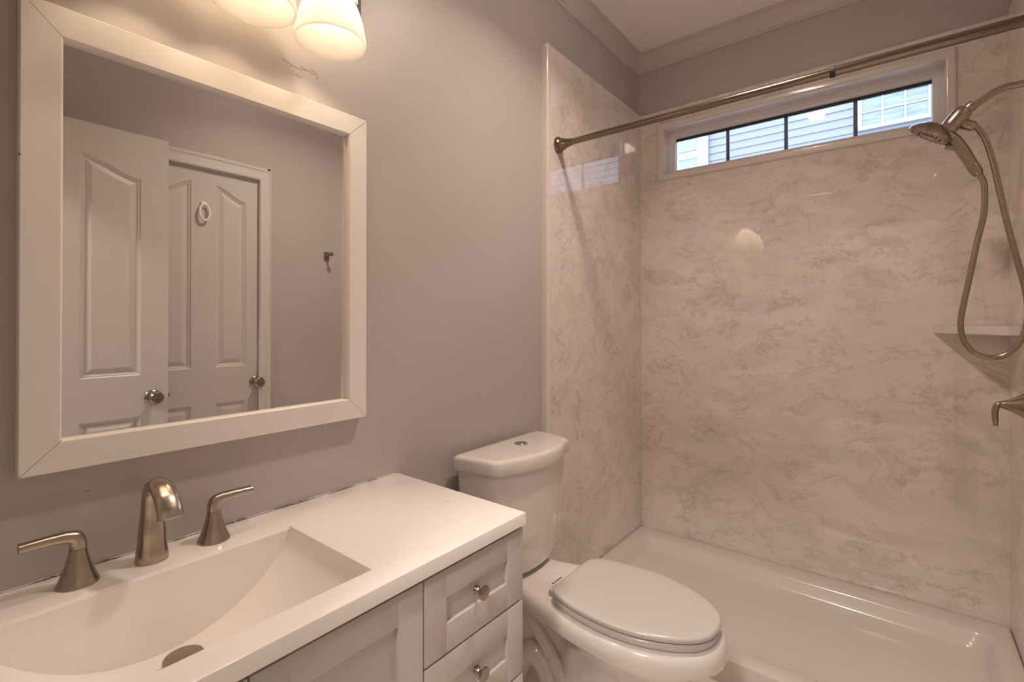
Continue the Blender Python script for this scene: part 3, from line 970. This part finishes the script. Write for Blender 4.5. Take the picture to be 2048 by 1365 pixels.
for s in (-1, 1):
    bm = bmesh.new()
    o_ = TY + s * 0.060
    tube(bm, [(0.168, o_, ZF + 0.005), (0.166, o_, 0.085), (0.186, o_, 0.142), (0.226, o_, 0.184), (0.264, o_, 0.178), (0.290, o_, 0.146), (0.304, o_, 0.100), (0.308, o_, ZF + 0.005)],
         [0.036, 0.036, 0.036, 0.037, 0.037, 0.036, 0.037, 0.040], 20, 6)
    tube(bm, [(0.150, TY + s * 0.040, 0.330), (0.215, TY + s * 0.052, 0.292), (0.275, TY + s * 0.058, 0.236), (0.325, TY + s * 0.062, 0.180), (0.352, TY + s * 0.066, 0.120), (0.365, TY + s * 0.070, ZF + 0.01)],
         [0.022, 0.022, 0.021, 0.021, 0.024, 0.030], 16, 6)
    obj('trapway', bm, 'porcelain', bowl, angle=60)
# maker's mark printed on the deck behind the seat (too small to read: a dot and a line of strokes)
bm = bmesh.new()
lathe(bm, (0.292, TY - 0.036, 0.4221), (0, 0, 1), [(0.0042, 0.0), (0.0042, 0.0004)], 14)
y = TY - 0.027
for w_, h_ in ((0.004, 0.0055), (0.003, 0.004), (0.0035, 0.004), (0.003, 0.005), (0.0035, 0.004), (0.003, 0.0055), (0.004, 0.004), (0.0025, 0.004), (0.0035, 0.005)):
    box(bm, (0.2945 - h_, y, 0.4221), (0.2945, y + w_, 0.4225))
    y += w_ + 0.0012
obj('printed_mark', bm, 'ink', bowl)

# ------------------------------------------------------------------ vanity cabinet
VX, VY0, VY1 = 0.475, 0.010, 0.9215
vc = thing('vanity_cabinet', 'white shaker vanity cabinet with doors and a drawer stack below the sink top', 'cabinet', (0.24, 0.465, ZF))
bm = bmesh.new()
for a, b in (((0.004, VY0, ZF), (VX - 0.021, VY0 + 0.016, 0.796)), ((0.004, VY1 - 0.016, ZF), (VX - 0.021, VY1, 0.796)), ((0.004, VY0, ZF + 0.10), (VX - 0.021, VY1, ZF + 0.116)),
             ((0.004, VY0, ZF), (0.010, VY1, 0.70)), ((VX - 0.038, VY0, 0.735), (VX - 0.026, VY1, 0.770)), ((VX - 0.040, VY0, ZF + 0.09), (VX - 0.021, VY1, ZF + 0.125)),
             ((VX - 0.09, 0.606, ZF), (VX - 0.030, 0.622, 0.770)), ((VX - 0.09, VY0, ZF), (VX - 0.075, VY1, ZF + 0.10))):
    box(bm, a, b, 0.0008, 1)
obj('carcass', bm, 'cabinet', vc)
def shaker(name, y0, y1, z0, z1, st, parent):
    bm = bmesh.new()
    xf, xb = VX, VX - 0.019
    box(bm, (xb, y0, z0), (xf, y0 + st, z1), 0.0015)
    box(bm, (xb, y1 - st, z0), (xf, y1, z1), 0.0015)
    box(bm, (xb, y0 + st - 0.0005, z1 - st), (xf - 0.0003, y1 - st + 0.0005, z1), 0.0012)
    box(bm, (xb, y0 + st - 0.0005, z0), (xf - 0.0003, y1 - st + 0.0005, z0 + st), 0.0012)
    box(bm, (xb, y0 + st - 0.004, z0 + st - 0.004), (xf - 0.0095, y1 - st + 0.004, z1 - st + 0.004))
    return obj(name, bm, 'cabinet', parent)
def cab_knob(y, z, x, parent):
    bm = bmesh.new()
    lathe(bm, (x, y, z), (1, 0, 0), [(0.0085, 0.0), (0.0090, 0.002), (0.0075, 0.005), (0.0045, 0.009), (0.0042, 0.014), (0.0070, 0.018), (0.0135, 0.0205), (0.0155, 0.0225), (0.0155, 0.0245), (0.0140, 0.0262), (0.004, 0.0272)], 28)
    obj('knob', bm, 'nickel_dark', parent)
zt = 0.7885
for z1, z0 in ((zt, 0.6220), (0.6170, 0.4485), (0.4435, 0.140)):
    d = shaker('drawer', 0.6155, VY1, z0, z1, 0.0575, vc)
    cab_knob(0.7685, (z0 + z1) / 2 - 0.001, VX - 0.0095, d)
for y0, y1, ky in ((VY0, 0.2975, 0.270), (0.3005, 0.6120, 0.330)):
    d = shaker('door', y0, y1, 0.140, zt, 0.0575, vc)
    cab_knob(ky, 0.690, VX, d)

# ------------------------------------------------------------------ sink top with moulded basin
BX0, BX1, BC, BH, BD = 0.125, 0.420, 0.297, 0.238, 0.150
ZT = 0.826
def basin_z(y):
    t = min(1.0, abs(y - BC) / BH)
    e = 1 - math.sqrt(max(0.0, 1 - t * t))
    return ZT - BD * (1 - 0.5 * e - 0.5 * t * t)
bm = bmesh.new()
TX, TYA, TYB = 0.482, 0.004, 0.924
def V(x, y, z): return bm.verts.new((x, y, z))
K = 48
ys = [BC - BH * math.cos(PI * k / K) for k in range(K + 1)]
ang = [bz for bz in (basin_z(y) for y in ys)]
c_ = 0.003
def slab_ring(i, z): return [V(0.003 + i, TYA + i, z), V(TX - i, TYA + i, z), V(TX - i, TYB - i, z), V(0.003 + i, TYB - i, z)]
r0, r1, r1b, r2 = slab_ring(c_, ZT), slab_ring(c_ * 0.3, ZT - c_ * 0.3), slab_ring(0.0, ZT - c_), slab_ring(0.0, 0.797)
h = [V(BX0 - 0.0035, ys[0], ZT), V(BX1 + 0.0035, ys[0], ZT), V(BX1 + 0.0035, ys[-1], ZT), V(BX0 - 0.0035, ys[-1], ZT)]
for i in range(4):
    k = (i + 1) % 4
    bm.faces.new((r0[i], r0[k], h[k], h[i]))
    for p_, q_ in ((r0, r1), (r1, r1b), (r1b, r2)):
        bm.faces.new((p_[i], p_[k], q_[k], q_[i]))
wb = [V(BX0 + 0.004 * min(1, (ZT - z) / 0.12), y, z) for y, z in zip(ys[1:-1], ang[1:-1])]
wf = [V(BX1 - 0.010 * min(1, (ZT - z) / 0.12), y, z) for y, z in zip(ys[1:-1], ang[1:-1])]
for i in range(len(wb) - 1):
    bm.faces.new((wb[i], wb[i + 1], wf[i + 1], wf[i]))
bm.faces.new((h[0], h[1], wf[0], wb[0]))
bm.faces.new((h[3], h[2], wf[-1], wb[-1]))
bm.faces.new((h[0], h[3], wb[-1], wb[0]))
bm.faces.new((h[1], h[2], wf[-1], wf[0]))
bm.faces.new(wb)
bm.faces.new(wf[::-1])
top = obj('sink_top', bm, 'top', angle=28)
tag(top, 'white one-piece sink top with a curved basin on the vanity cabinet', 'sink')
zd = basin_z(BC)
bm = bmesh.new(); lathe(bm, (0.203, BC + 0.009, zd + 0.0125), (0, 0, 1), [(0.031, -0.010), (0.031, 0.007), (0.0295, 0.0095), (0.025, 0.0105), (0.003, 0.0115)], 40)
obj('drain_cover', bm, 'nickel_shower', top)
# broken caulk bead along the wall
bm = bmesh.new()
y = 0.006
while y < 0.92:
    L = random.uniform(0.05, 0.17)
    y2 = min(0.921, y + L)
    pts, rr = [], []
    k = max(3, int((y2 - y) / 0.012))
    for i in range(k + 1):
        yy = y + (y2 - y) * i / k
        pts.append((0.0012, yy, ZT + random.uniform(-0.0008, 0.0006)))
        rr.append(random.uniform(0.0013, 0.0020))
    tube(bm, pts, rr, 8, 2)
    y = y2 + random.choice((0.0, 0.004, 0.012, 0.03))
obj('caulk_bead', bm, 'caulk', top)
for y0_, y1_ in ((0.06, 0.105), (0.14, 0.20), (0.226, 0.262), (0.345, 0.372), (0.415, 0.50), (0.56, 0.66), (0.70, 0.78)):
    bm = bmesh.new()
    k = 14
    pts = [(0.0042 + 0.0007 * math.sin(i * 2.1 + y0_ * 40), y0_ + (y1_ - y0_) * i / k, ZT + 0.0007 + 0.0015 * noise.noise(Vector((i * 0.9, y0_ * 30, 0)))) for i in range(k + 1)]
    tube(bm, pts, [0.0002 + 0.0013 * abs(math.sin(i * 1.3 + y0_ * 17)) * math.sin(PI * i / k) for i in range(k + 1)], 6, 2)
    obj('caulk_crack', bm, 'rubber', top)
bm = bmesh.new(); box(bm, (0.290, 0.850, ZT - 0.0002), (0.2915, 0.856, ZT + 0.0003))
obj('speck', bm, 'rubber', top)

# ------------------------------------------------------------------ faucet
fc = thing('faucet', 'brushed nickel widespread faucet with arched spout and two levers behind the basin', 'faucet', (0.064, BC, ZT))
bm = bmesh.new()
tube(bm, [(0.064, BC, ZT), (0.064, BC, ZT + 0.008), (0.0645, BC, ZT + 0.045), (0.0665, BC, ZT + 0.095), (0.074, BC, ZT + 0.132), (0.092, BC, ZT + 0.1475), (0.117, BC, ZT + 0.1475), (0.143, BC, ZT + 0.136), (0.160, BC, ZT + 0.119), (0.168, BC, ZT + 0.104)],
     [(0.0265, 0.0265), (0.0262, 0.0262), (0.0225, 0.0220), (0.0185, 0.0180), (0.0180, 0.0165), (0.0182, 0.0135), (0.0188, 0.0110), (0.0195, 0.0095), (0.0200, 0.0085), (0.0203, 0.0080)], 32, 8, side=(0, 1, 0))
obj('spout', bm, 'nickel', fc, angle=50)
for yc, s in ((0.1905, -1), (0.4035, 1)):
    bm = bmesh.new()
    lathe(bm, (0.064, yc, ZT), (0, 0, 1), [(0.0300, 0.0), (0.0300, 0.002), (0.0270, 0.008), (0.0222, 0.020), (0.0180, 0.033), (0.0147, 0.046), (0.0127, 0.056), (0.0120, 0.0610), (0.0108, 0.0612), (0.0108, 0.0620)], 36)
    hd = obj('handle', bm, 'nickel', fc)
    bm = bmesh.new()
    tube(bm, [(0.064, yc, ZT + 0.0618), (0.064, yc, ZT + 0.070), (0.0642, yc + s * 0.003, ZT + 0.0795), (0.0645, yc + s * 0.014, ZT + 0.0840), (0.065, yc + s * 0.032, ZT + 0.0858), (0.0655, yc + s * 0.052, ZT + 0.0862), (0.066, yc + s * 0.0735, ZT + 0.0860)],
         [(0.0118, 0.0118), (0.0117, 0.0116), (0.0116, 0.0112), (0.0112, 0.0098), (0.0108, 0.0086), (0.0106, 0.0080), (0.0106, 0.0076)], 22, 8, side=(1, 0, 0), power=2.5)
    obj('lever', bm, 'nickel', hd, angle=50)

# ------------------------------------------------------------------ mirror
mr = thing('wall_mirror', 'large mirror in a flat white mitred frame above the sink', 'mirror', (0.0, 0.458, 1.02))
MY0, MY1, MZ0, MZ1, FW = 0.120, 0.796, 1.0165, 1.832, 0.0545
prof = [(0.0, 0.0), (0.0, 0.0285), (0.0015, 0.030), (FW - 0.003, 0.030), (FW - 0.001, 0.0285), (FW, 0.026), (FW, 0.0)]
bm = bmesh.new()
c4 = [(MY0, MZ0), (MY1, MZ0), (MY1, MZ1), (MY0, MZ1)]
g = 0.0006
for i in range(4):
    a, b = Vector(c4[i]), Vector(c4[(i + 1) % 4])
    d = (b - a).normalized(); nn = Vector((-d.y, d.x))
    rings = []
    for end in (0, 1):
        ring = []
        for q, hgt in prof:
            p = (a + d * (q + g) if end == 0 else b - d * (q + g)) + nn * q
            ring.append((hgt, p.x, p.y))
        rings.append(ring)
    loft(bm, rings)
fr = obj('mirror_frame', bm, 'frame', mr, angle=25)
bm = bmesh.new(); box(bm, (0.004, MY0 + FW - 0.004, MZ0 + FW - 0.004), (0.015, MY1 - FW + 0.004, MZ1 - FW + 0.004))
obj('mirror_glass', bm, 'mirror', mr, smooth=False)
bm = bmesh.new(); lathe(bm, (0.0285, 0.1207, 1.559), (0.3, -1, 0), [(0.0022, -0.002), (0.0018, 0.0012)], 8)
obj('chip', bm, 'rubber', fr)

# ------------------------------------------------------------------ vanity light: three glass bells on a bar
vl = thing('vanity_light', 'three-shade vanity light with frosted bell glasses above the mirror', 'wall lamp', (0.0, 0.455, 2.17))
bm = bmesh.new()
LZ = 2.178
prof_h = [(0.0, 0.335, 0.055), (0.010, 0.335, 0.055), (0.016, 0.325, 0.046), (0.024, 0.315, 0.036), (0.026, 0.30, 0.026)]
loft(bm, [[(x, 0.455 + sy * hy, LZ + sz * hz) for sy, sz in ((-1, -1), (1, -1), (1, 1), (-1, 1))] for x, hy, hz in prof_h])
obj('backplate', bm, 'nickel_dark', vl, smooth=False)
LX, RIM_Z = 0.128, 1.938
for yc in (0.283, 0.455, 0.628):
    bm = bmesh.new()
    tube(bm, [(0.020, yc, LZ), (0.060, yc, LZ + 0.012), (0.100, yc, LZ + 0.008), (0.122, yc, LZ - 0.018), (LX, yc, LZ - 0.055)], 0.007, 14, 6)
    lathe(bm, (LX, yc, RIM_Z + 0.150), (0, 0, 1), [(0.030, -0.018), (0.032, 0.0), (0.026, 0.016), (0.014, 0.030), (0.008, 0.038)], 24)
    arm = obj('lamp_arm', bm, 'nickel_dark', vl)
    bm = bmesh.new()
    outer = [(0.0805, 0.0), (0.0800, 0.012), (0.0776, 0.028), (0.0745, 0.044), (0.0700, 0.060), (0.0645, 0.078), (0.0575, 0.095), (0.0500, 0.112), (0.0440, 0.125), (0.0370, 0.137), (0.0320, 0.145)]
    inner = [(r - 0.0035, z_) for r, z_ in outer]
    lathe(bm, (LX, yc, RIM_Z), (0, 0, 1), inner[::-1] + [(0.0778, -0.0016), (0.0796, -0.0016)] + outer, 48, False, False)
    shd = obj('lamp_shade', bm, 'shade', vl, angle=60)
    bm = bmesh.new()
    lathe(bm, (LX, yc, RIM_Z + 0.142), (0, 0, -1), [(0.012, 0.0), (0.013, 0.012), (0.018, 0.024), (0.0225, 0.038), (0.0235, 0.048), (0.0215, 0.058), (0.0150, 0.067), (0.006, 0.0705), (0.001, 0.071)], 20)
    obj('bulb', bm, 'bulb', shd)

# ------------------------------------------------------------------ ceiling fan light, and a fill lamp added in the unseen hall
t = thing('ceiling_fan_light', 'square white exhaust fan with a lit rectangular lens on the ceiling', 'ceiling lamp', (0.715, 1.36, ZC))
bm = bmesh.new(); box(bm, (0.575, 1.22, ZC - 0.018), (0.855, 1.50, ZC), 0.006)
obj('fan_grille', bm, 'ceiling', t)
bm = bmesh.new(); box(bm, (0.667, 1.27, ZC - 0.044), (0.763, 1.45, ZC - 0.016), 0.008)
obj('lamp_lens', bm, 'fan_lens', t)
ld = bpy.data.lights.new('fan_lamp', 'AREA')
ld.shape = 'RECTANGLE'; ld.size = 0.085; ld.size_y = 0.165
ld.energy = FAN_STRENGTH; ld.color = FAN_COLOR; ld.spread = math.radians(FAN_SPREAD)
lo_ = bpy.data.objects.new('fan_lamp', ld); COL.objects.link(lo_)
lo_.location = (0.0, 0.0, -0.0455); lo_.parent = t
t = thing('hall_fill_light', 'round flush fill lamp added in the unseen hall outside the open door', 'ceiling lamp', (1.05, -1.1, ZC))  # added behind the camera to lift the shadows through the doorway
bm = bmesh.new(); lathe(bm, (1.05, -1.1, ZC), (0, 0, -1), [(0.17, 0.0), (0.17, 0.02), (0.16, 0.024)], 36)
obj('fill_lamp_base', bm, 'nickel_dark', t)
bm = bmesh.new(); lathe(bm, (1.05, -1.1, ZC), (0, 0, -1), [(0.158, 0.022), (0.150, 0.05), (0.115, 0.075), (0.06, 0.088), (0.003, 0.091)], 36)
obj('lamp_lens', bm, 'hall_fill_lens', t)
